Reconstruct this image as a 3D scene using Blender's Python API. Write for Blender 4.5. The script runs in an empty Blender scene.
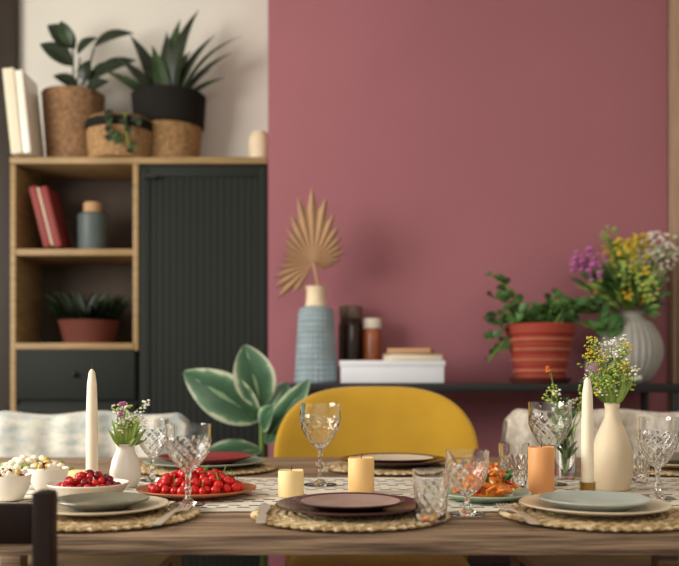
import bpy, bmesh, math, random
from mathutils import Vector, Matrix
random.seed(7)
R=random.uniform
pi=math.pi
def lin(h):
    h=h.lstrip('#'); o=[]
    for i in (0,2,4):
        c=int(h[i:i+2],16)/255
        o.append(c/12.92 if c<=.04045 else ((c+.055)/1.055)**2.4)
    return o
def mat(name,hexc,rough=.5,metal=0,var=0,vs=10,bump=0,bs=60,trans=0,ior=1.45,sheen=0,sub=0,st=(1,1,1),hex2=None,spec=.5,em=0):
    m=bpy.data.materials.new(name); m.use_nodes=True
    nt=m.node_tree; N=nt.nodes; L=nt.links; b=N['Principled BSDF']
    c=lin(hexc); b.inputs['Base Color'].default_value=(*c,1)
    b.inputs['Roughness'].default_value=rough; b.inputs['Metallic'].default_value=metal
    b.inputs['Transmission Weight'].default_value=trans; b.inputs['IOR'].default_value=ior
    b.inputs['Sheen Weight'].default_value=sheen; b.inputs['Specular IOR Level'].default_value=spec
    if sub:
        b.inputs['Subsurface Weight'].default_value=sub; b.inputs['Subsurface Radius'].default_value=(.02,.01,.005)
        b.inputs['Subsurface Scale'].default_value=.6
    tc=N.new('ShaderNodeTexCoord'); mp=N.new('ShaderNodeMapping'); mp.inputs['Scale'].default_value=st
    L.new(tc.outputs['Object'],mp.inputs['Vector'])
    if var or hex2:
        n=N.new('ShaderNodeTexNoise'); n.inputs['Scale'].default_value=vs; n.inputs['Detail'].default_value=5
        L.new(mp.outputs[0],n.inputs['Vector'])
        r=N.new('ShaderNodeValToRGB'); r.color_ramp.elements[0].position=.35; r.color_ramp.elements[1].position=.65
        c2=lin(hex2) if hex2 else [min(1,x*(1+var)) for x in c]
        c1=c if hex2 else [x*(1-var) for x in c]
        r.color_ramp.elements[0].color=(*c1,1); r.color_ramp.elements[1].color=(*c2,1)
        L.new(n.outputs['Fac'],r.inputs[0]); L.new(r.outputs[0],b.inputs['Base Color'])
    if bump:
        n=N.new('ShaderNodeTexNoise'); n.inputs['Scale'].default_value=bs; n.inputs['Detail'].default_value=3
        L.new(mp.outputs[0],n.inputs['Vector'])
        bp=N.new('ShaderNodeBump'); bp.inputs['Strength'].default_value=bump; bp.inputs['Distance'].default_value=.004
        L.new(n.outputs['Fac'],bp.inputs['Height']); L.new(bp.outputs[0],b.inputs['Normal'])
    return m

M={}
M['pink']=mat('painted_plaster_pink','#9e666e',.85,var=.04,vs=1.5,bump=.15,bs=40,spec=.2)
M['white_wall']=mat('painted_plaster_white','#d9d5cb',.9,var=.03,vs=2,bump=.1,spec=.2)
M['floor']=mat('floor_wood','#5f4b3c',.6,var=.3,vs=4,st=(1,12,1))
M['oak']=mat('oak','#94784f',.55,var=.2,vs=6,st=(1,1,8))
M['darktrim']=mat('dark_wood_trim','#2e241b',.6,var=.15,vs=5,st=(8,8,1))
M['tantrim']=mat('tan_wood_trim','#a58b72',.6,var=.12,vs=5,st=(8,8,1))
M['char']=mat('charcoal_paint','#1d201d',.7,var=.05,vs=3,spec=.3)
M['inner']=mat('shelf_back','#40342a',.8,var=.1)
M['black']=mat('black_metal','#181616',.5)
M['table']=mat('table_wood','#5c4736',.6,vs=5,st=(1.1,26,26),hex2='#aa8e72',bump=.8,bs=16)
M['chairwood']=mat('dark_chair_wood','#25140d',.5,var=.3,vs=8,st=(1,1,.2),spec=.25)
M['yellow']=mat('mustard_velvet','#b98f28',.85,var=.08,vs=6,bump=.25,bs=200,sheen=.25,spec=.2)
M['straw']=mat('woven_straw','#96794f',.9,vs=60,hex2='#dac49c',bump=1,bs=130,spec=.2)
M['basket']=mat('wicker','#6d5138',.85,vs=60,hex2='#96704e',bump=.8,bs=120)
M['basket_l']=mat('wicker_light','#82633f',.85,vs=60,hex2='#aa855a',bump=.8,bs=120)
M['basket_d']=mat('dark_band','#1c1a17',.85,bump=.5,bs=100,spec=.2)
M['plum']=mat('plum_glaze','#402022',.25,var=.12,vs=25)
M['plum_in']=mat('mauve_glaze','#9c8379',.35,var=.12,vs=25)
M['green_pl']=mat('sage_glaze','#8f9585',.3,var=.08,vs=30)
M['green_dk']=mat('olive_grey_glaze','#6e6a5a',.25,var=.08,vs=30)
M['cream_pl']=mat('cream_glaze','#cbbda4',.3,var=.05,vs=30)
M['bluegrey']=mat('blue_grey_glaze','#a6ada6',.28,var=.05,vs=30)
M['mint']=mat('mint_glaze','#9bb39a',.3,var=.05)
M['redplate']=mat('oxblood_glaze','#7c2a2c',.3,var=.1)
M['terraplate']=mat('terracotta_glaze','#a8643f',.35,var=.15,vs=30)
M['white_c']=mat('white_ceramic','#e6dfd2',.3,var=.02)
M['vase_c']=mat('cream_stoneware','#dac7a8',.55,var=.05,vs=20,bump=.1)
M['ivory']=mat('ivory_wax','#f1e6cc',.5,sub=.2)
M['wax_y']=mat('yellow_wax','#efd49a',.5,sub=.2,var=.04)
M['wax_g']=mat('golden_wax','#ecc381',.5,sub=.2,var=.04)
M['wax_o']=mat('orange_wax','#de9d62',.5,sub=.2,var=.04)
M['wick']=mat('wick','#3a332c',.9)
M['glass']=mat('crystal_glass','#ffffff',.0,trans=1,ior=1.5)
M['steel']=mat('cutlery_steel','#efe6d6',.38,metal=.75)
M['brass']=mat('brass','#b08d4f',.3,metal=1)
M['tomato']=mat('cherry_tomato','#c41c18',.2,var=.15,vs=20)
M['cherry']=mat('cherry_skin','#7a1422',.22,var=.45,vs=40)
M['stem']=mat('green_stem','#6d8a3c',.6)
M['leafD']=mat('dark_leaf','#1e2918',.42,var=.3,vs=12)
M['leafM']=mat('green_leaf','#3d622e',.45,var=.3,vs=15)
M['leafMd']=mat('mid_dark_leaf','#2f4425',.45,var=.3,vs=15)
M['leafL']=mat('light_leaf','#86a04c',.5,var=.25,vs=20)
M['fly']=mat('yellow_blossom','#d8bc3c',.7)
M['flg']=mat('lime_blossom','#b5c45c',.7)
M['flw']=mat('white_blossom','#efeade',.7)
M['flp']=mat('purple_blossom','#b8699f',.7)
M['flo']=mat('orange_blossom','#d97c33',.7)
M['cream_f']=mat('whipped_cream','#eee4cc',.6,sub=.1,var=.04)
M['nuts']=mat('pistachio_crumb','#c8b06a',.8,var=.2,vs=60)
M['orange_f']=mat('orange_salad','#e07a2c',.4,var=.25,vs=50)
M['palm']=mat('dried_palm','#aa8869',.85,var=.12,vs=8,st=(1,1,1),bump=.3,bs=30,spec=.2)
M['bluevase']=mat('blue_grey_stoneware','#8b9ba1',.55,var=.12,vs=14,bump=.3)
M['greyvase']=mat('grey_stoneware','#9c9a93',.6,var=.06,vs=14)
M['terra']=mat('terracotta','#963828',.75,var=.1,vs=10)
M['terra_l']=mat('terracotta_light','#bd7659',.75,var=.1,vs=10)
M['terra_d']=mat('terracotta_dark','#5e2c21',.75,var=.1,vs=10)
M['soil']=mat('soil','#241a12',.95,bump=.9)
M['amber']=mat('amber_jar','#2c1810',.15,var=.2)
M['ojar']=mat('orange_brown_jar','#9a5431',.25,var=.2)
M['lid_w']=mat('pale_lid','#d8cdbd',.5)
M['lid_d']=mat('bronze_lid','#75655a',.35,metal=.5)
M['paper']=mat('paper_white','#dfe1e6',.7,var=.02)
M['book_cr']=mat('book_cream','#d9cfb6',.7,var=.03)
M['book_red']=mat('book_red','#7e2924',.6,var=.06)
M['book_tan']=mat('book_tan','#b08a66',.7,var=.05)
M['book_gr']=mat('book_grey','#5b5f60',.7)
M['jar_teal']=mat('teal_stoneware','#4c5856',.5,var=.1)
M['pink_c']=mat('mauve_ceramic','#a07090',.5)
M['rattan']=mat('beige_cloth','#b9ac9b',.95,vs=45,hex2='#dcd3c4',bump=.8,bs=110,sheen=.2)

def nodes(m): return m.node_tree.nodes,m.node_tree.links,m.node_tree.nodes['Principled BSDF']
m=mat('variegated_leaf','#456a4c',.3); M['varieg']=m
N,L,b=nodes(m)
uv=N.new('ShaderNodeUVMap'); uv.uv_map='UVMap'; sp=N.new('ShaderNodeSeparateXYZ'); L.new(uv.outputs[0],sp.inputs[0])
s1=N.new('ShaderNodeMath'); s1.operation='SUBTRACT'; s1.inputs[1].default_value=.5; L.new(sp.outputs[0],s1.inputs[0])
s2=N.new('ShaderNodeMath'); s2.operation='ABSOLUTE'; L.new(s1.outputs[0],s2.inputs[0])
nz=N.new('ShaderNodeTexNoise'); nz.inputs['Scale'].default_value=18; tc=N.new('ShaderNodeTexCoord'); L.new(tc.outputs['Object'],nz.inputs['Vector'])
s3=N.new('ShaderNodeMath'); s3.operation='MULTIPLY_ADD'; s3.inputs[1].default_value=.3; L.new(nz.outputs['Fac'],s3.inputs[0]); L.new(s2.outputs[0],s3.inputs[2])
rp=N.new('ShaderNodeValToRGB'); e=rp.color_ramp.elements
e[0].position=.165; e[0].color=(*lin('#76936c'),1); e[1].position=.19; e[1].color=(*lin('#274a32'),1)
for p,c in ((.46,'#3f6246'),(.58,'#5f8464'),(.625,'#c4cbae')):
    q=e.new(p); q.color=(*lin(c),1)
L.new(s3.outputs[0],rp.inputs[0]); L.new(rp.outputs[0],b.inputs['Base Color'])
m=mat('runner_cloth','#ded6c6',.95,bump=.6,bs=200); M['runner']=m
N,L,b=nodes(m); tc=N.new('ShaderNodeTexCoord'); br=N.new('ShaderNodeTexBrick')
br.inputs['Color1'].default_value=(*lin('#25211f'),1); br.inputs['Color2'].default_value=(*lin('#3a3330'),1); br.inputs['Mortar'].default_value=(*lin('#ddd4c4'),1)
br.inputs['Scale'].default_value=1; br.inputs['Mortar Size'].default_value=.0075; br.inputs['Brick Width'].default_value=.036; br.inputs['Row Height'].default_value=.024
L.new(tc.outputs['Object'],br.inputs['Vector']); 
wv=N.new('ShaderNodeTexWave'); wv.bands_direction='Y'; wv.inputs['Scale'].default_value=4; L.new(tc.outputs['Object'],wv.inputs['Vector'])
gt=N.new('ShaderNodeMath'); gt.operation='GREATER_THAN'; gt.inputs[1].default_value=.35; L.new(wv.outputs['Fac'],gt.inputs[0])
mx=N.new('ShaderNodeMix'); mx.data_type='RGBA'; mx.inputs[6].default_value=(*lin('#ddd4c4'),1); L.new(gt.outputs[0],mx.inputs[0]); L.new(br.outputs['Color'],mx.inputs[7]); L.new(mx.outputs[2],b.inputs['Base Color'])
M['blanket']=mat('patterned_throw','#a3aaa6',.95,vs=16,hex2='#d6cfbf',bump=.6,bs=120,sheen=.2,st=(1,1,2))

class B:
    def __init__(s,name,loc=(0,0,0),rz=0):
        s.name=name; s.loc=loc; s.rz=rz; s.bm=bmesh.new(); s.uv=s.bm.loops.layers.uv.new('UVMap'); s.mats=[]
    def mi(s,k):
        if k not in s.mats: s.mats.append(k)
        return s.mats.index(k)
    def grid(s,P,k,wrap=False,uv=False):
        i0=s.mi(k); V=[[s.bm.verts.new(p) for p in row] for row in P]
        n=len(V); c=len(V[0])
        for i in range(n-1):
            for j in range(c if wrap else c-1):
                j2=(j+1)%c
                f=s.bm.faces.new((V[i][j],V[i][j2],V[i+1][j2],V[i+1][j])); f.material_index=i0; f.smooth=True
                if uv:
                    for l,(a,bb) in zip(f.loops,((i,j),(i,j2),(i+1,j2),(i+1,j))):
                        l[s.uv].uv=(bb/(c-1),a/(n-1))
        return V
    def cap(s,ring,k):
        f=s.bm.faces.new(ring); f.material_index=s.mi(k); f.smooth=True
    def lathe(s,prof,k,segs=48,c=(0,0,0),disp=None,T=None):
        P=[]
        for (r,z) in prof:
            row=[]
            for j in range(segs):
                a=2*pi*j/segs; rr,zz=r,z
                if disp: rr,zz=disp(a,r,z)
                v=Vector((rr*math.cos(a),rr*math.sin(a),zz))
                if T: v=T@v
                row.append(v+Vector(c))
            P.append(row)
        V=s.grid(P,k,wrap=True)
    def ball(s,c,r,k,sc=(1,1,1),n=8,T=None):
        prof=[(r*math.sin(pi*i/n),-r*math.cos(pi*i/n)) for i in range(n+1)]
        D=Matrix.Diagonal(Vector(sc)).to_3x3()
        T2=(T@D) if T else D
        s.lathe(prof,k,segs=max(6,int(n*1.5)),c=c,T=T2)
    def box(s,size,c,k,bev=.003,T=None):
        t=bmesh.new(); bmesh.ops.create_cube(t,size=1)
        for v in t.verts: v.co=Vector((v.co.x*size[0],v.co.y*size[1],v.co.z*size[2]))
        if bev: bmesh.ops.bevel(t,geom=t.edges[:],offset=bev,segments=2,affect='EDGES',profile=.5)
        mp={}
        for v in t.verts:
            co=v.co.copy()
            if T: co=T@co
            mp[v]=s.bm.verts.new(co+Vector(c))
        for f in t.faces:
            g=s.bm.faces.new([mp[v] for v in f.verts]); g.material_index=s.mi(k); g.smooth=True
        t.free()
    def tube(s,pts,rad,k,segs=8):
        pts=[Vector(p) for p in pts]; n=len(pts)
        if not isinstance(rad,(list,tuple)): rad=[rad]*n
        P=[]; up=None
        for i,p in enumerate(pts):
            d=(pts[min(i+1,n-1)]-pts[max(i-1,0)]).normalized()
            if up is None:
                up=Vector((0,0,1)) if abs(d.z)<.9 else Vector((1,0,0))
            a=d.cross(up).normalized(); up=a.cross(d).normalized()
            P.append([p+(a*math.cos(2*pi*j/segs)+up*math.sin(2*pi*j/segs))*rad[i] for j in range(segs)])
        V=s.grid(P,k,wrap=True); s.cap(V[0],k); s.cap(V[-1][::-1],k)
    def leaf(s,p0,p1,W,nrm,k,bend=.1,fold=.25,pw=.8,n=9,sharp=.8):
        p0=Vector(p0);p1=Vector(p1);d=p1-p0;Ln=d.length;dn=d.normalized()
        sd=dn.cross(Vector(nrm))
        if sd.length<.01: sd=dn.cross(Vector((1,0,.2)))
        sd.normalize(); nn=sd.cross(dn)
        P=[]
        for i in range(n+1):
            v=i/n; w=W/2*max(.02,math.sin(pi*min(1,v**pw)))**sharp
            c=p0+d*v+nn*(bend*Ln*4*v*(1-v))
            P.append([c+sd*(u*w)+nn*(fold*abs(u)*w) for u in (-1,-.6,-.2,0,.2,.6,1)])
        s.grid(P,k,uv=True)
    def done(s,merge=True):
        if merge: bmesh.ops.remove_doubles(s.bm,verts=s.bm.verts,dist=1e-6)
        bmesh.ops.recalc_face_normals(s.bm,faces=s.bm.faces)
        me=bpy.data.meshes.new(s.name); s.bm.to_mesh(me); s.bm.free()
        for k in s.mats: me.materials.append(M[k])
        me.set_sharp_from_angle(angle=math.radians(42))
        o=bpy.data.objects.new(s.name,me); o.location=s.loc; o.rotation_euler=(0,0,s.rz)
        bpy.context.collection.objects.link(o); return o

def slab(name,x0,x1,y0,y1,z0,z1,k,bev=0):
    b=B(name,((x0+x1)/2,(y0+y1)/2,(z0+z1)/2)); b.box((x1-x0,y1-y0,z1-z0),(0,0,0),k,bev); return b.done()

# ---------------- ROOM ----------------
slab('floor',-2.7,2.5,-2,4.05,-.1,0,'floor')
slab('ceiling',-2.7,2.5,-2,4.05,2.9,3.0,'white_wall')
slab('wall_back',-2.7,2.5,3.95,4.05,0,2.9,'white_wall')
slab('wall_pink',-.286,1.312,3.6,3.95,0,2.9,'pink')
slab('wall_right',2.4,2.5,-2,3.95,0,2.9,'white_wall')
b=B('wall_left',(-2.65,0,0))
b.box((.1,2.2,2.9),(0,-.9,1.45),'white_wall',0); b.box((.1,1.55,2.9),(0,3.175,1.45),'white_wall',0)
b.box((.1,2.2,.8),(0,1.3,.4),'white_wall',0); b.box((.1,2.2,.4),(0,1.3,2.7),'white_wall',0); b.done()
b=B('window_1',(-2.65,1.3,1.65))
for z in (-.83,.83): b.box((.08,2.18,.05),(0,0,z),'white_c')
for y in (-1.07,0,1.07): b.box((.08,.05,1.66),(0,y,0),'white_c')
b.done()
slab('trim_left',-1.75,-1.405,3.9,3.95,0,2.9,'darktrim',.004)
b=B('trim_right',(1.402,3.7,0)); b.box((.17,.3,2.9),(0,0,1.45),'tantrim',.004); b.box((.02,.03,2.9),(-.06,-.155,1.45),'tantrim',.004); b.done()
b=B('baseboard_back',(.51,3.59,0)); b.box((1.56,.015,.09),(0,0,.046),'white_c'); b.done()

# ---------------- CABINET ----------------
b=B('shelf_cabinet',(-.804,3.6,0))
x0,x1,xd=-.514,.514,.0
xd=-.012
b.box((1.03,.345,.026),(0,.172,1.841),'oak',.002)
b.box((.022,.34,1.81),(x0+.011,.172,.92),'oak',.002)
b.box((.022,.34,.76),(xd,.172,1.46),'oak',.002)
b.box((.5,.02,.76),(-.25,.325,1.46),'inner',0)
b.box((.48,.32,.026),(-.255,.165,1.474),'oak',.002)
b.box((.48,.33,.026),(-.255,.167,1.097),'oak',.002)
b.box((.49,.32,1.03),(-.252,.18,.565),'char',.002)
b.box((.515,.32,1.77),(.256,.18,.945),'char',.002)
for i,z in enumerate((.985,.76,.53,.3)):
    b.box((.478,.02,.205),(-.254,.011,z),'char',.004); b.ball((-.254,-.012,z),.012,'black')
b.box((.04,.02,1.72),(.026,.008,.955),'char',.002); b.box((.03,.02,1.72),(.498,.008,.955),'char',.002)
b.box((.44,.02,.04),(.265,.008,1.795),'char',.002); b.box((.44,.02,.04),(.265,.008,.115),'char',.002)
b.box((.437,.01,1.64),(.2655,.012,.955),'char',0)
n=16
for i in range(n):
    w=.437/n; b.box((w*.95,.003,1.64),(.047+w*(i+.5),.0055,.955),'char',.001)
b.tube([(.03,-.005,1.77),(.03,-.03,1.77),(.075,-.03,1.77),(.075,-.005,1.77)],.005,'black')
b.box((1.0,.3,.05),(0,.17,.03),'black',.002)
b.done()

def weave(k,m,a=.012):
    return lambda t,r,z:(r*(1+a*math.sin(k*t+ (pi if int(z*m)%2 else 0))),z)
def pot_prof(pts,th):
    return pts+[(pts[-1][0]-th,pts[-1][1])]+[(max(.001,r-th),z+ (th if i==0 else 0)) for i,(r,z) in list(enumerate(pts))[::-1]]+[(0,pts[0][1]+th)]
ZC=1.855
b=B('potted_rubber_plant',(-1.12,3.79,ZC))
pts=[(0,0),(.105,0)]+[(.108+.021*i/24,.01+.295*i/24) for i in range(25)]
b.lathe(pts+[(.12,.305),(.115,.24),(0,.24)],'basket',96,disp=weave(24,83))
b.lathe([(0,.255),(.115,.25)],'soil',24)
for (bx,bz,tx,tz,w) in ((.0,.42,-.13,.51,.09),(.01,.50,-.10,.59,.09),(.03,.46,.12,.52,.06),(.09,.50,.27,.54,.065),(.06,.36,.23,.41,.08),(.09,.40,.26,.46,.065),(.0,.50,-.04,.60,.06),(.06,.3,.17,.34,.07),(.05,.36,.07,.45,.075),(.02,.34,-.08,.38,.06)):
    y=R(-.05,.03)
    b.leaf((bx,y,bz),(tx,y-R(.0,.06),tz),w,(R(-.3,.3),-1,.5),'leafD' if R(0,1)<.6 else 'leafMd',bend=.12)
for (x2,z2) in ((0,.5),(.03,.46),(.09,.5),(.06,.38)): b.tube([(0,0,.24),(x2*.5,0,.35),(x2,-.01,z2)],.004,'leafMd',6)
b.done()
b=B('lidded_basket',(-.90,3.69,ZC))
b.lathe([(0,0),(.122,0)]+[(.125+.008*i/12,.01+.11*i/12) for i in range(13)]+[(.134,.125)],'basket_l',96,disp=weave(26,83))
b.lathe([(.135,.118),(.139,.122),(.139,.152),(.135,.156),(0,.16)],'basket_d',96)
b.lathe([(.07,.159),(.122,.16),(.127,.166),(.122,.17),(0,.17)],'basket_l',96,disp=weave(26,200))
for i in range(14):
    x=R(-.02,.12); z=.19-R(0,.17); b.leaf((x,-.14,z),(x+R(-.03,.03),-.16,z-R(.02,.045)),.03,(0,-1,.3),'leafMd' if i%2 else 'leafD')
b.tube([(.03,-.05,.175),(.05,-.13,.165),(.06,-.15,.1),(.07,-.15,.03)],.003,'stem',5)
b.done()
b=B('potted_dracaena',(-.72,3.80,ZC))
pts=[(0,0),(.118,0)]+[(.121+.018*i/14,.01+.16*i/14) for i in range(15)]
b.lathe(pts,'basket_l',96,disp=weave(24,83))
b.lathe([(.139,.165),(.148,.172),(.156,.3),(.15,.305),(.14,.3),(.13,.25),(0,.25)],'basket_d',64)
b.lathe([(0,.262),(.13,.258)],'soil',24)
for (tx,tz,w) in ((-.25,.38,.06),(-.22,.46,.06),(-.17,.57,.075),(-.06,.5,.065),(0.0,.56,.07),(.05,.62,.08),(.13,.66,.075),(.2,.56,.06),(.27,.5,.06),(.32,.54,.04),(.17,.43,.06),(.09,.5,.07),(-.1,.42,.06),(.24,.38,.05)):
    a=R(-.06,.06)
    b.leaf((tx*.15,a,.24),(tx,a-R(-.05,.10),tz),w,(-tx*3,-1,.6),'leafD' if R(0,1)<.7 else 'leafMd',bend=.08+R(0,.06),pw=.75,sharp=.9)
b.done()
b=B('leaning_books',(-1.295,3.65,ZC))
T=Matrix.Rotation(math.radians(-6),3,'Y')
b.box((.045,.18,.34),(.0,0,.173),'book_cr',.003,T); b.box((.03,.18,.33),(.042,0,.17),'white_c',.003,T); b.done()
b=B('beige_jar',(-.33,3.72,ZC)); b.lathe([(0,0),(.04,0),(.045,.01),(.045,.1),(.035,.12),(.03,.13),(0,.13)],'vase_c'); b.done()
b=B('red_books',(-1.17,3.7,1.489))
T=Matrix.Rotation(math.radians(-14),3,'Y')
b.box((.032,.16,.25),(-.035,0,.131),'book_red',.003,T); b.box((.03,.16,.25),(.007,0,.131),'book_red',.003,T); b.box((.006,.155,.24),(-.014,-.005,.131),'book_cr',.001,T); b.done()
b=B('stoneware_canister',(-1.02,3.72,1.489)); b.lathe([(0,0),(.055,0),(.06,.01),(.06,.15),(.05,.16)],'jar_teal'); b.lathe([(.0,.16),(.034,.16),(.037,.165),(.037,.2),(.032,.205),(0,.205)],'book_tan'); b.done()
b=B('potted_houseplant',(-1.04,3.74,1.112))
b.lathe([(0,0),(.1,0),(.122,.085),(.127,.095),(.117,.095),(.1,.075),(0,.075)],'terra_d')
for i in range(110):
    a=R(0,2*pi); r=R(.05,.185); z=R(.1,.225); b.leaf((r*.5*math.cos(a),r*.3*math.sin(a),.07),(r*math.cos(a),r*.6*math.sin(a),z),.04,(0,-.5,1),'leafD')
b.done()

# ---------------- CONSOLE ----------------
b=B('console_table',(.51,3.38,0))
b.box((1.42,.36,.032),(0,0,.934),'black',.003)
for x in (-.69,.69):
    for y in (-.16,.16): b.box((.025,.025,.918),(x,y,.459),'black',.002)
for x in (-.69,.69): b.box((.02,.3,.02),(x,0,.3),'black',.002)
b.box((1.36,.3,.015),(0,0,.3),'black',.002)
b.done()
ZT=.951
b=B('ribbed_blue_vase',(-.088,3.38,ZT))
pr=[(0,0),(.076,0),(.08,.006)]
for i in range(60):
    v=i/59; r=.08-.015*v
    pr.append((r+.0025*math.sin(v*2*pi*13),.008+.262*v))
pr+=[(.06,.28),(.042,.288)]
b.lathe(pr,'bluevase',96,disp=lambda t,r,z:(r*(1+.022*math.sin(24*t)*(1 if r>.06 else 0)),z))
b.lathe([(.042,.286),(.037,.31),(.036,.35),(.041,.362),(.036,.362),(.031,.35),(.031,.2),(0,.2)],'vase_c')
h=Vector((-.010,0,.452))
b.tube([(.01,0,.21),(.012,0,.34),(0,0,.41),h],.006,'palm')
keys=[(-2.6,.13),(-2.35,.19),(-2.0,.16),(-1.6,.12),(-1.2,.12),(-.8,.145),(-.45,.19),(-.1,.265),(.1,.26),(.35,.2),(.7,.155),(1.05,.13),(1.35,.12),(1.7,.08),(2.2,.045)]
def klen(t):
    for (a,la),(c,lc) in zip(keys[:-1],keys[1:]):
        if a<=t<=c: return la+(lc-la)*(t-a)/(c-a)
    return .05
nb=23; span=4.7; t0=-2.58
hw_=span/(nb-1)/2
for i in range(nb):
    t=t0+span*i/(nb-1); P=[]; jl=R(.88,1.08)
    for q,v in enumerate((.03,.3,.55,.74,.88,1)):
        def pt(ang,ln): return h+Vector((math.sin(ang),0,math.cos(ang)))*ln+Vector((0,-.35*ln*ln*2,0))
        if v<=.74:
            la,lb,lm=klen(max(t0,t-hw_))*v,klen(t+hw_)*v,klen(t)*v
            P.append([pt(t-hw_,la)+Vector((0,.009*v,0)),pt(t,lm)+Vector((0,-.009*v,0)),pt(t+hw_,lb)+Vector((0,.009*v,0))])
        else:
            s_=(1-v)/.26*.9; vv=.74+(v-.74)*jl*1.15
            P.append([pt(t-hw_*s_,klen(t)*vv)+Vector((0,.006,0)),pt(t,klen(t)*vv)+Vector((0,-.005,0)),pt(t+hw_*s_,klen(t)*vv)+Vector((0,.006,0))])
    b.grid(P,'palm')
b.done()
b=B('storage_box',(.190,3.34,ZT)); b.box((.372,.21,.062),(0,0,.032),'paper',.002); b.box((.38,.218,.02),(0,0,.072),'paper',.002); b.done()
b=B('stacked_books',(.27,3.34,ZT+.083)); b.box((.19,.15,.02),(0,0,.011),'book_cr',.002,Matrix.Rotation(.15,3,'Z')); b.box((.2,.155,.004),(0,0,.0235),'book_tan',.001,Matrix.Rotation(.1,3,'Z')); b.box((.16,.13,.018),(-.005,0,.036),'book_tan',.002,Matrix.Rotation(-.2,3,'Z')); b.done()
b=B('amber_jar',(.044,3.525,ZT)); b.lathe([(0,0),(.046,0),(.049,.01),(.049,.22),(.042,.245),(.038,.25)],'amber'); b.lathe([(.0,.25),(.043,.25),(.046,.255),(.046,.295),(.041,.3),(0,.3)],'lid_d'); b.done()
b=B('spice_jar',(.128,3.495,ZT)); b.lathe([(0,0),(.031,0),(.0345,.01),(.0345,.18),(.03,.205),(.028,.21)],'ojar'); b.lathe([(.0,.21),(.033,.21),(.035,.215),(.035,.245),(.031,.25),(0,.25)],'lid_w'); b.done()
b=B('potted_jade_plant',(.754,3.38,ZT))
b.lathe([(0,0),(.1,0),(.118,.018),(.112,.02),(.09,.012),(0,.012)],'terra_d')
pr=[(0,.013),(.088,.013)]+[(.09+.03*i/40+.0022*math.sin(i/40*2*pi*7),.016+.164*i/40) for i in range(41)]
b.lathe(pr,'terra',64)
b.lathe([(.118,.178),(.128,.182),(.13,.215),(.126,.22),(.115,.218),(.11,.19),(0,.19)],'terra',64)
for z in (.045,.085,.125,.16): b.lathe([(.092+.03*(z/.18)+.001,z-.004),(.0965+.03*(z/.18),z),(.092+.03*(z/.18)+.001,z+.004)],'terra_l',64)
for i in range(20):
    a=R(0,2*pi); rr=R(.05,.2); 
    end=Vector((rr*math.cos(a)*1.05,rr*math.sin(a)*.45,.24+R(.0,.10)-rr*.15))
    if i<5: end=Vector((-.20+R(-.02,.02),-.05,.40-.08*i))
    if i in(5,6): end=Vector((.19,-.06,.20+.08*(i-5)))
    st=Vector((R(-.05,.05),R(-.05,.05),.19)); mid=(st+end)/2+Vector((0,0,.05))
    b.tube([st,mid,end],.004,'stem',6)
    for q in range(9):
        v=.3+.7*q/8; p=(st*(1-v)**2+mid*2*v*(1-v)+end*v*v)
        an=R(0,2*pi); d=Vector((math.cos(an),math.sin(an)*.6,R(-.1,.8))).normalized()
        b.leaf(p,p+d*R(.035,.055),.032,(0,-.8,.6),'leafM' if R(0,1)<.8 else 'leafMd',sharp=.6,n=5)
b.done()
def blossom(b,p,r,k,n=5):
    b.ball(p,r,k,(1,1,.7),n)
b=B('bouquet_in_grey_vase',(1.10,3.42,ZT))
pr=[(0,0),(.055,0)]+[(.05+.072*math.sin(pi*(.08+.8*i/24))**.9,.004+.225*i/24) for i in range(25)]
pr+=[(.055,.243),(.05,.258),(.06,.268),(.055,.27),(.045,.258),(.045,.1),(0,.1)]
b.lathe(pr,'greyvase',120,disp=lambda t,r,z:(r*(1+(.022*math.sin(30*t) if r>.062 and z<.24 else 0)),z))
def spray(b,c,tip,k,kind,rng=.04,nb=16,br=.008,sr=.0025):
    c=Vector(c);tip=Vector(tip); mid=(c+tip)/2+Vector((0,0,.03))
    b.tube([c,mid,tip],sr,'stem',5)
    for i in range(nb):
        o=Vector((R(-1,1),R(-1,1),R(-1,1)))*rng
        if i%3==0: b.tube([mid*.4+tip*.6,tip+o],sr*.5,'stem',4)
        blossom(b,tip+o,br*R(.6,1.2),k,4)
for i in range(30):
    spray(b,(0,0,.26),(-.02+R(-.1,.1),R(-.1,.08),.44+R(-.12,.12)),('fly','flg','fly','leafL')[i%4],0,.036,26,.0085)
for i in range(8): spray(b,(0,0,.26),(-.18+R(-.05,.07),R(-.1,.03),.44+R(-.05,.07)),'flp',0,.028,9,.012)
for i in range(11): spray(b,(0,0,.26),(.08+R(-.05,.06),R(-.08,.06),.51+R(-.1,.06)),'flw',0,.045,26,.0075)
for i in range(220):
    a=R(0,2*pi); t=Vector((R(-.22,.14),R(-.1,.08),R(.25,.47))); s0=Vector((t.x*.6,t.y*.6,.26+(t.z-.26)*.6))
    b.leaf(s0,t,R(.010,.024),(R(-.5,.5),-1,.5),random.choice(('leafM','leafMd','leafM','leafL')),bend=.15,n=6)
for i in range(14):
    t=Vector((-.12+R(-.04,.05),-.09,R(.16,.3))); b.leaf(t+Vector((.03,.02,.05)),t,.035,(0,-1,.3),'leafM')
b.done()
b=B('folded_napkins_on_console',(.98,3.255,ZT)); b.box((.2,.1,.012),(0,0,.0065),'book_gr',.002); b.box((.18,.09,.012),(0.01,0,.019),'paper',.004); b.done()
b=B('mauve_candle_cup',(.92,3.255,ZT+.026)); b.lathe([(0,0),(.018,0),(.03,.012),(.032,.03),(.026,.05),(.018,.052),(.014,.04),(0,.03)],'pink_c'); b.done()

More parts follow.
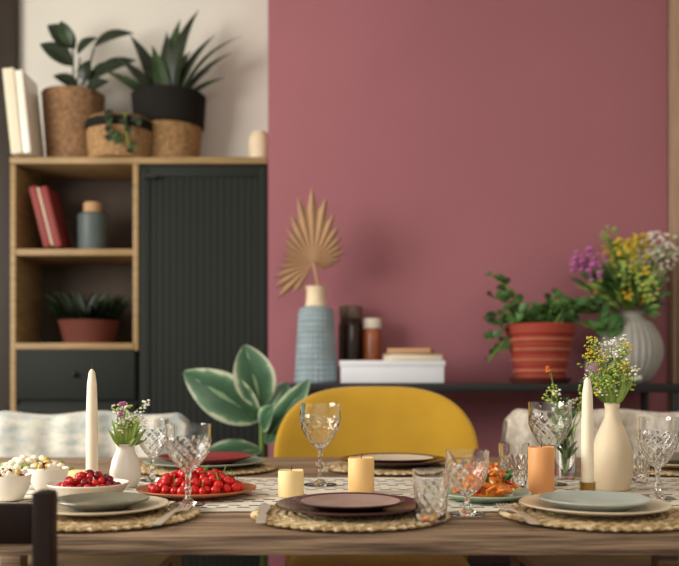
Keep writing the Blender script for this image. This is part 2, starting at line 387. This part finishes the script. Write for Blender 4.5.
# ---------------- FICUS ----------------
b=B('variegated_rubber_plant',(-.26,3.0,0))
b.lathe(pot_prof([(0,0),(.11,0),(.15,.26),(.155,.27)],.01),'white_c')
b.lathe([(0,.24),(.14,.24)],'soil',24)
b.tube([(0,0,.23),(.01,0,.45),(0,.01,.65),(0,0,.84),(-.005,0,.88)],[.011,.01,.009,.007,.004],'stem')
for p0,p1,w,nr in (((-.005,0,.83),(-.25,-.05,.99),.155,(.1,-1,.15)),((0,0,.87),(-.055,-.01,1.08),.142,(.3,-1,-.1)),((.015,0,.75),(.16,-.03,.965),.085,(-.1,-1,.1)),((.01,.0,.83),(.085,.03,.955),.09,(-.1,-1,.1)),
    ((0,0,.73),(-.2,-.08,.70),.12,(0,-.7,1)),((0,0,.6),(.2,-.05,.68),.13,(0,-.8,.6)),((0,0,.5),(-.2,-.04,.6),.13,(0,-.8,.6)),((0,0,.8),(.05,-.12,.88),.07,(0,-.9,.4)),((0,0,.42),(.17,-.05,.52),.12,(0,-.8,.6))):
    b.leaf(p0,p1,w,nr,'varieg',bend=.05,fold=.15,pw=.9,n=14,sharp=.7)
b.done()

# ---------------- TABLE ----------------
b=B('dining_table',(0,1.88,0))
ys=[-.625,-.44,-.24,-.03,.19,.42,.625]
for a,c in zip(ys[:-1],ys[1:]): b.box((2.3,c-a-.003,.028),(0,(a+c)/2,.736),'table',.003)
b.box((1.8,.02,.07),(0,.5,.685),'table',.002)
for x in (-.86,.86):
    b.box((.02,1.0,.07),(x,0,.685),'table',.002)
    for y in (-.5,.5): b.box((.055,.055,.721),(x,y,.3605),'table',.004)
b.done()
b=B('table_runner',(0,1.72,.751))
P=[[(-1.1+2.2*i/80,-.25+.5*j/16,.0012+.0004*math.sin(i*1.7+j)) for j in range(17)] for i in range(81)]
b.grid(P,'runner'); P2=[[(p[0],p[1],0) for p in r] for r in P]; b.grid(P2,'runner'); b.done()
ZR=.7532
def placemat(x,y,r=.155):
    b=B('woven_placemat',(x,y,.7532))
    nr=11; n=nr*7; pr=[(0,0),(r*.98,0)]+[(r*(1-i/n),.0028+.0026*abs(math.sin(i/n*pi*nr))) for i in range(n+1)]
    def dsp(t,rr,z):
        ring=int((1-rr/r)*nr); kk=max(6,int(58*(1-ring/nr)))
        zz=z
        if z>.002: zz=z+.0009*math.sin(kk*t+ring*1.9+rr*500)
        return rr+(.003*math.sin(58*t) if rr>r*.96 else 0),zz
    b.lathe(pr,'straw',232,disp=dsp)
    b.done()
for x,y,r in ((-.378,1.42,.155),(.017,1.42,.155),(.410,1.42,.155),(-.321,2.15,.17),(.131,2.17,.17),(.79,2.15,.17)): placemat(x,y,r)
ZM=.7600
def plate(x,y,z,r,h,k,kin=None,name='dinner_plate'):
    b=B(name,(x,y,z))
    b.lathe([(0,.002),(.55*r,.002),(.58*r,0),(.62*r,.002),(.8*r,h*.5),(.985*r,h-.0015),(r,h),(.985*r,h+.0018),(.9*r,h*.75+.003)],k,72)
    b.lathe([(.9*r,h*.75+.003),(.82*r,h*.5+.004),(.68*r,.0065),(.6*r,.005),(0,.005)],kin or k,72); b.done()
plate(-.378,1.42,ZM,.108,.011,'cream_pl'); plate(-.375,1.42,ZM+.0053,.074,.014,'green_dk',name='side_plate')
plate(.017,1.42,ZM,.118,.012,'plum'); plate(.017,1.42,ZM+.0053,.087,.012,'plum','plum_in',name='side_plate')
plate(.402,1.42,ZM,.117,.013,'cream_pl'); plate(.402,1.42,ZM+.0053,.086,.015,'bluegrey',name='side_plate')
plate(-.321,2.15,ZM,.145,.013,'green_pl'); plate(-.321,2.15,ZM+.0053,.112,.018,'redplate',name='side_plate')
plate(.131,2.17,ZM,.131,.015,'plum'); plate(.131,2.17,ZM+.0053,.105,.014,'plum','cream_pl',name='side_plate')
plate(.79,2.15,ZM,.135,.014,'cream_pl'); plate(.79,2.15,ZM+.0053,.105,.018,'green_dk',name='side_plate')

def diamond(z0,z1,k=14,amp=.055):
    def f(t,r,z):
        if r<.012 or z<z0 or z>z1: return r,z
        ph=(z-z0)/(z1-z0)*k*.45
        s=abs(math.sin(k/2*t+ph*pi/2))*abs(math.sin(k/2*t-ph*pi/2))
        return r*(1+amp*(s-.5)),z
    return f
def goblet(x,y,z,r,h,stem,name='wine_glass'):
    b=B(name,(x,y,z)); bb=stem; H=h-bb
    out=[(0,0),(r*.8,0),(r*.82,.0015),(r*.78,.003),(r*.3,.006),(.005,.012),(.0042,bb*.4),(.0065,bb*.5),(.0042,bb*.6),(.0045,bb*.9)]
    n=26; outb=[];inb=[]
    for i in range(n+1):
        v=i/n
        rr=r*(.16+.86*math.sin(min(1,v*1.45)*pi/2)**.75 if v<.69 else 1.02-.02*math.sin((v-.69)/.31*pi))
        rr=max(rr,.006); outb.append((rr,bb+H*v)); inb.append((max(.0008,rr-.0018 if v>.1 else rr-.004),bb+H*v+ (.004 if v<.1 else 0)))
    f=diamond(bb+H*.08,bb+H*.70,12,.045)
    b.lathe(out+outb,'glass',96,disp=f)
    b.lathe([outb[-1]]+inb[::-1]+[(0,bb+.005)],'glass',96)
    b.done()
def tumbler(x,y,z,r,h):
    b=B('cut_glass_tumbler',(x,y,z)); n=26
    out=[(0,0),(r*.72,0)]+[(r*(.76+.24*(i/n)**.7),.002+(h-.002)*i/n) for i in range(n+1)]
    inn=[(rr-.0020,max(zz,.01)) for rr,zz in out[2:]][::-1]
    b.lathe(out,'glass',96,disp=diamond(h*.06,h*.7,12,.05)); b.lathe([out[-1]]+inn+[(0,.01)],'glass',96); b.done()
goblet(-.250,1.485,ZM,.0375,.134,.055)
goblet(-.395,1.90,ZR,.033,.13,.05)
goblet(-.039,1.82,ZR,.041,.166,.075)
goblet(.203,1.43,ZR,.034,.102,.03)
goblet(.428,1.83,ZR,.043,.168,.07)
goblet(.573,1.62,ZR,.036,.146,.055)
tumbler(.136,1.335,ZM,.028,.074)
tumbler(.339,1.75,ZR,.03,.09)
tumbler(.62,1.88,ZR,.03,.085)

def pillar(x,y,r,h,k):
    b=B('pillar_candle',(x,y,ZR)); b.lathe([(0,0),(r*.97,0),(r,.002),(r,h-.003),(r*.95,h),(r*.8,h-.0015),(r*.3,h-.004),(0,h-.004)],k,48,disp=lambda t,rr,z:(rr,z+(.0008*math.sin(3*t) if z>h*.9 else 0)))
    b.tube([(0,0,h-.005),(.0005,0,h+.003),(.002,0,h+.008)],.001,'wick',6); b.done()
pillar(-.089,1.65,.0235,.048,'wax_y'); pillar(.041,1.707,.0248,.066,'wax_g'); pillar(.372,1.66,.024,.09,'wax_o')
def taper(x,y,h,k):
    b=B('taper_candle',(x,y,ZR))
    b.lathe([(0,0),(.017,0),(.019,.003),(.018,.006),(.0145,.008),(.0145,.022),(.0155,.024),(.0125,.024),(.0118,.01),(0,.01)],k)
    b.lathe([(0,.0105),(.0116,.0105),(.0112,h*.6),(.0092,h-.03),(.006,h-.006),(.002,h),(0,h)],'ivory',32)
    b.tube([(0,0,h-.002),(.0005,0,h+.005),(.002,0,h+.011)],.001,'wick',6); b.done()
taper(-.480,1.745,.234,'vase_c'); taper(.460,1.67,.218,'brass')

b=B('flowers_in_white_vase',(-.427,1.795,ZR))
b.lathe([(0,0),(.022,0),(.029,.012),(.031,.03),(.026,.055),(.018,.072),(.0175,.08),(.021,.086),(.018,.086),(.014,.075),(.014,.03),(0,.03)],'white_c')
for i in range(26):
    tip=(R(-.026,.036),R(-.025,.035),R(.105,.165)); spray(b,(R(-.005,.005),0,.075),tip,'flw' if i%3 else 'flg',0,.010,9,.003,.0008)
for i in range(3): spray(b,(0,0,.075),(R(-.026,.0),-.015,R(.14,.165)),'flp',0,.005,5,.004,.0008)
for i in range(50):
    t=Vector((R(-.03,.04),R(-.028,.03),R(.09,.15))); b.leaf((t.x*.3,t.y*.3,.08),t,.008,(0,-1,.4),'leafL',n=5)
b.done()
b=B('flowers_in_bottle_vase',(.53,1.75,ZR))
pr=[(0,0),(.03,0),(.034,.004),(.038,.03),(.0395,.05),(.037,.08),(.03,.105),(.021,.125),(.0145,.14),(.013,.155),(.015,.168),(.0125,.169),(.0105,.155),(.0105,.1),(0,.1)]
b.lathe(pr,'vase_c',64)
for i in range(60):
    tip=(R(-.048,.04),R(-.035,.035),R(.19,.29)); spray(b,(R(-.004,.004),0,.16),tip,random.choice(('flg','leafL','flw','flg','fly')),0,.012,14,.0028,.0007)
for i in range(34):
    t=Vector((R(-.045,.04),R(-.04,.03),R(.19,.25))); b.leaf((t.x*.3,t.y*.3,.165),t,.006,(0,-1,.4),'leafL',n=5)
b.done()
b=B('sprigs_in_glass_vase',(.487,1.94,ZR))
b.lathe([(0,0),(.02,0),(.022,.003),(.022,.07),(.014,.09),(.014,.11),(.0125,.11),(.0125,.09),(.0205,.07),(.0205,.006),(0,.006)],'glass')
for i in range(12): spray(b,(R(-.005,.005),0,.01),(R(-.04,.035),R(-.03,.03),R(.12,.2)),'flg' if i%3 else 'flw',0,.012,10,.003,.001)
spray(b,(0,0,.01),(-.035,-.01,.235),'flo',0,.008,6,.005,.001)
for i in range(46):
    t=Vector((R(-.035,.03),R(-.04,.03),R(.05,.19))); b.leaf((t.x*.2,t.y*.2,t.z-.025),t,.008,(0,-1,.4),'leafM' if i%2 else 'leafL',n=5)
b.done()

# food
plate(-.263,1.66,ZR,.11,.014,'terraplate',name='serving_plate')
def pile(name,x,y,z,Rr,H,r,k,n,stems=False,flat=1,alt=None):
    b=B(name,(x,y,z)); pos=[]; tries=0
    while len(pos)<n and tries<6000:
        tries+=1; a=R(0,2*pi); q=Rr*math.sqrt(R(0,1)); px,py=q*math.cos(a),q*math.sin(a)
        ztop=r
        for (ax,ay,az) in pos:
            d2=(ax-px)**2+(ay-py)**2
            if d2<(1.8*r)**2: ztop=max(ztop,az+math.sqrt(max(0,(1.8*r)**2-d2)))
        if ztop<=r+H*(1-(q/Rr)**2)+.001: pos.append((px,py,ztop))
    for p in pos:
        kk=random.choice(alt) if alt and R(0,1)<.35 else k
        b.ball(p,r*R(.8,1.1),kk,(R(.8,1.2),R(.8,1.2),flat),10)
        if stems and R(0,1)<.3:
            b.tube([Vector(p)+Vector((0,0,r*.9)),Vector(p)+Vector((R(-.01,.01),R(-.01,.01),r+.012))],.0008,'stem',5)
            for q in range(5):
                an=q*2*pi/5; b.leaf(Vector(p)+Vector((0,0,r)),Vector(p)+Vector((.006*math.cos(an),.006*math.sin(an),r+.001)),.003,(0,0,1),'leafM',n=3)
    b.done()
pile('cherry_tomatoes',-.263,1.66,ZR+.0075,.083,.026,.0095,'tomato',95,True)
def bowl(name,x,y,r,h,k,fill=None):
    b=B(name,(x,y,ZR)); b.lathe([(0,.002),(r*.5,.002),(r*.52,0),(r*.58,.001),(r*.85,h*.4),(r,h-.001),(r*.99,h+.001),(r*.96,h),(r*.8,h*.42),(r*.5,.008),(0,.007)],k,64); b.done()
bowl('fruit_bowl',-.452,1.62,.072,.028,'white_c'); pile('cherries',-.452,1.62,ZR+.014,.052,.022,.0075,'cherry',90,alt=('tomato',))
bowl('dessert_bowl',-.585,1.6,.036,.044,'white_c'); bowl('dessert_bowl',-.556,1.72,.038,.044,'white_c')
for x,y in ((-.585,1.6),(-.556,1.72)):
    b=B('whipped_dessert',(x,y,ZR+.034)); b.lathe([(0,-.02),(.018,-.018),(.026,.004),(.018,.012),(0,.016)],'cream_f',24)
    for i in range(40):
        a=R(0,2*pi);q=R(0,.026); b.ball((q*math.cos(a),q*math.sin(a),.006+R(0,.012)),R(.003,.006),random.choice(('cream_f','cream_f','nuts','cherry')),n=5)
    b.done()
plate(-.66,1.93,ZR,.1,.012,'white_c',name='serving_plate')
pile('canape_snacks',-.66,1.93,ZR+.0075,.08,.03,.009,'cream_f',110,alt=('nuts','nuts','leafL'),flat=.8)
b=B('cheese_block',(-.53,1.86,ZR)); b.box((.06,.04,.025),(0,0,.0135),'wax_y',.004); b.done()
plate(.258,1.605,ZR,.083,.013,'mint',name='serving_plate')
b=B('noodle_salad',(.262,1.605,ZR+.006))
for i in range(110):
    a=R(0,2*pi);q=.047*math.sqrt(R(0,1)); z=.003+.055*(1-(q/.052)**2)*R(.5,1); pts=[]
    a2=R(0,2*pi); rr=R(.006,.014)
    for j in range(7):
        t=a2+j*.6; pts.append((q*math.cos(a)+rr*math.cos(t),q*math.sin(a)+rr*math.sin(t),z+.004*math.sin(j+i)))
    b.tube(pts,R(.0018,.0035),random.choice(('orange_f','orange_f','wax_g','tomato')),6)
b.ball((0,0,.016),.036,'orange_f',(1,1,.8),10)
for i in range(14):
    a=R(0,2*pi);q=.04; p=Vector((q*math.cos(a),q*math.sin(a),.02+R(0,.015))); b.leaf(p*.8,p*1.2+Vector((0,0,.008)),.012,(0,-.5,1),'leafM',n=5)
b.done()

# cutlery
def fork(x,y,rz,z=ZM):
    b=B('fork',(x,y,z),rz)
    def strip(pts,th=.0008):
        P=[[(c-w,y,zz+th),(c+w,y,zz+th),(c+w,y,zz-th),(c-w,y,zz-th)] for (c,y,w,zz) in pts]
        V=b.grid(P,'steel',wrap=True); b.cap(V[0],'steel'); b.cap(V[-1][::-1],'steel')
    strip([(0,-.085,.006,.0015),(0,-.08,.0075,.002),(0,-.04,.005,.004),(0,0,.003,.006),(0,.03,.003,.005),(0,.042,.009,.003),(0,.05,.0105,.0025)])
    for i in range(4):
        c=-.0088+i*.0059; strip([(c,.049,.0017,.0025),(c,.07,.0014,.003),(c*.95,.088,.0008,.006)])
    b.done()
def knife(x,y,rz,z=ZM):
    b=B('table_knife',(x,y,z),rz)
    pts=[(0,-.1,.006,.003),(0,-.09,.0075,.003),(0,-.01,.0045,.003),(0,0,.0055,.0025),(.001,.04,.0085,.002),(.001,.08,.008,.0018),(-.003,.105,.002,.0016)]
    P=[[(c-w,y,zz+.0012),(c+w,y,zz+.0012),(c+w,y,zz-.001),(c-w,y,zz-.001)] for (c,y,w,zz) in pts]
    V=b.grid(P,'steel',wrap=True); b.cap(V[0],'steel'); b.cap(V[-1][::-1],'steel'); b.done()
fork(-.254,1.368,-.08); fork(.272,1.375,.1); 
knife(-.118,1.39,.05); fork(-.04,2.1,.1); knife(.288,2.16,0); 

# ---------------- CHAIRS ----------------
def chair_shell(x,y):
    b=B('upholstered_dining_chair',(x,y,0))
    P=[]; n=40
    for i in range(n+1):
        v=math.sin(i/n*pi/2); z=.40+.545*v
        base=.255+.045*math.sin(min(1,v/.6)*pi/2)
        t_=max(0,(v-.60)/.40)
        tpr=(max(0,1-t_**2.4))**(1/3.1)
        hw=base*max(tpr,.05); th=.028*max(.1,(max(0,1-v**20))**.5); row=[]
        for j in range(48):
            a=2*pi*j/48; u=math.copysign(abs(math.cos(a))**.6,math.cos(a)); t=math.copysign(abs(math.sin(a))**.7,math.sin(a))
            xx=hw*u; row.append((xx,-.9*xx*xx+.05*v+th*t,z))
        P.append(row)
    V=b.grid(P,'yellow',wrap=True); b.cap(V[0],'yellow'); b.cap(V[-1][::-1],'yellow')
    b.box((.5,.46,.1),(0,-.22,.43),'yellow',.035)
    for sx in (-1,1):
        for yy in (-.4,-.04): b.tube([(sx*.2,yy,.385),(sx*.235,yy+(.03 if yy>-.2 else -.02),.0)],[.016,.010],'black',10)
    b.done()
chair_shell(.108,2.68)
def wood_chair(x,y,rz,w,top,k,name='dining_chair'):
    b=B(name,(x,y,0),rz); h=w/2
    for s in (-1,1):
        b.box((.024,.03,top),(s*(h-.012),0,top/2),k,.005)
        b.box((.03,.03,.44),(s*(h-.015),.40,.22),k,.004)
        b.box((.018,.38,.02),(s*(h-.013),.2,.2),k,.003)
    b.box((w,.43,.03),(0,.2,.455),k,.008)
    b.box((w-.05,.018,.05),(0,0,top-.04),k,.004)
    b.box((w-.05,.018,.04),(0,0,top-.20),k,.004)
    for i in range(4): b.box((.02,.012,top-.66),(-h*.6+h*1.2*i/3,0,(top-.2+.5)/2),k,.003)
    b.box((w-.05,.018,.04),(0,0,.5),k,.004)
    b.done()
wood_chair(-.560,1.075,0,.44,.836,'chairwood')
def throw(x,y,w,top,k,amp=.008,name='throw_blanket',drop=.33):
    b=B(name,(x,y,0)); P=[]; nu=48
    prof=[(-.038,top-drop)]+[(-.038+.002*math.sin(i),top-drop+(drop-.03)*i/14) for i in range(1,15)]+[(-.03,top-.01),(-.012,top),(.012,top),(.03,top-.01)]+[(.036,top-.03-.3*i/10) for i in range(11)]
    for q,(yy,zz) in enumerate(prof):
        row=[]
        for i in range(nu+1):
            u=-1+2*i/nu
            f=amp*math.sin(u*9+zz*6)+amp*.6*math.sin(u*21+zz*3)
            edge=.03*max(0,abs(u)-.9)/.1
            row.append((u*w/2+.006*math.sin(zz*30),yy+ (f if yy<0 else -f)*.9-(0.004 if yy<0 else -.004),zz+(.006*math.sin(u*6+1))-edge))
        P.append(row)
    b.grid(P,k); o=b.done(); md=o.modifiers.new('thickness','SOLIDIFY'); md.thickness=.006; md.offset=0
wood_chair(-.76,2.72,pi,.56,.845,'oak'); throw(-.76,2.72,.60,.862,'blanket')
wood_chair(.80,2.72,pi,.56,.85,'oak'); throw(.80,2.72,.60,.868,'rattan')

# ---------------- LIGHT ----------------
def area(name,loc,tgt,sx,sy,e,col):
    l=bpy.data.lights.new(name,'AREA'); l.shape='RECTANGLE'; l.size=sx; l.size_y=sy; l.energy=e; l.color=col
    o=bpy.data.objects.new(name,l); o.location=loc; o.rotation_euler=(Vector(tgt)-Vector(loc)).to_track_quat('-Z','Y').to_euler(); bpy.context.collection.objects.link(o)
area('window_light',(-2.5,1.3,1.75),(.3,2.4,.95),1.7,1.4,108,(1,.96,.89))
area('added_ceiling_fill',(.6,-.6,2.6),(.3,2.2,.8),1.5,1.5,24,(1,.92,.82))  # soft fill added behind the camera, not a lamp of the room
w=bpy.data.worlds.new('world'); bpy.context.scene.world=w; w.use_nodes=True
w.node_tree.nodes['Background'].inputs[0].default_value=(1,.95,.88,1); w.node_tree.nodes['Background'].inputs[1].default_value=.68
bpy.context.scene.view_settings.view_transform='Standard'

cam=bpy.data.cameras.new('camera'); co=bpy.data.objects.new('camera',cam); bpy.context.collection.objects.link(co)
co.location=(0,0,.97); co.rotation_euler=(pi/2,0,0)
cam.sensor_width=36; cam.lens=900/679*36; cam.shift_y=95/679
cam.dof.use_dof=True; cam.dof.focus_distance=1.65; cam.dof.aperture_fstop=3.2
bpy.context.scene.camera=co
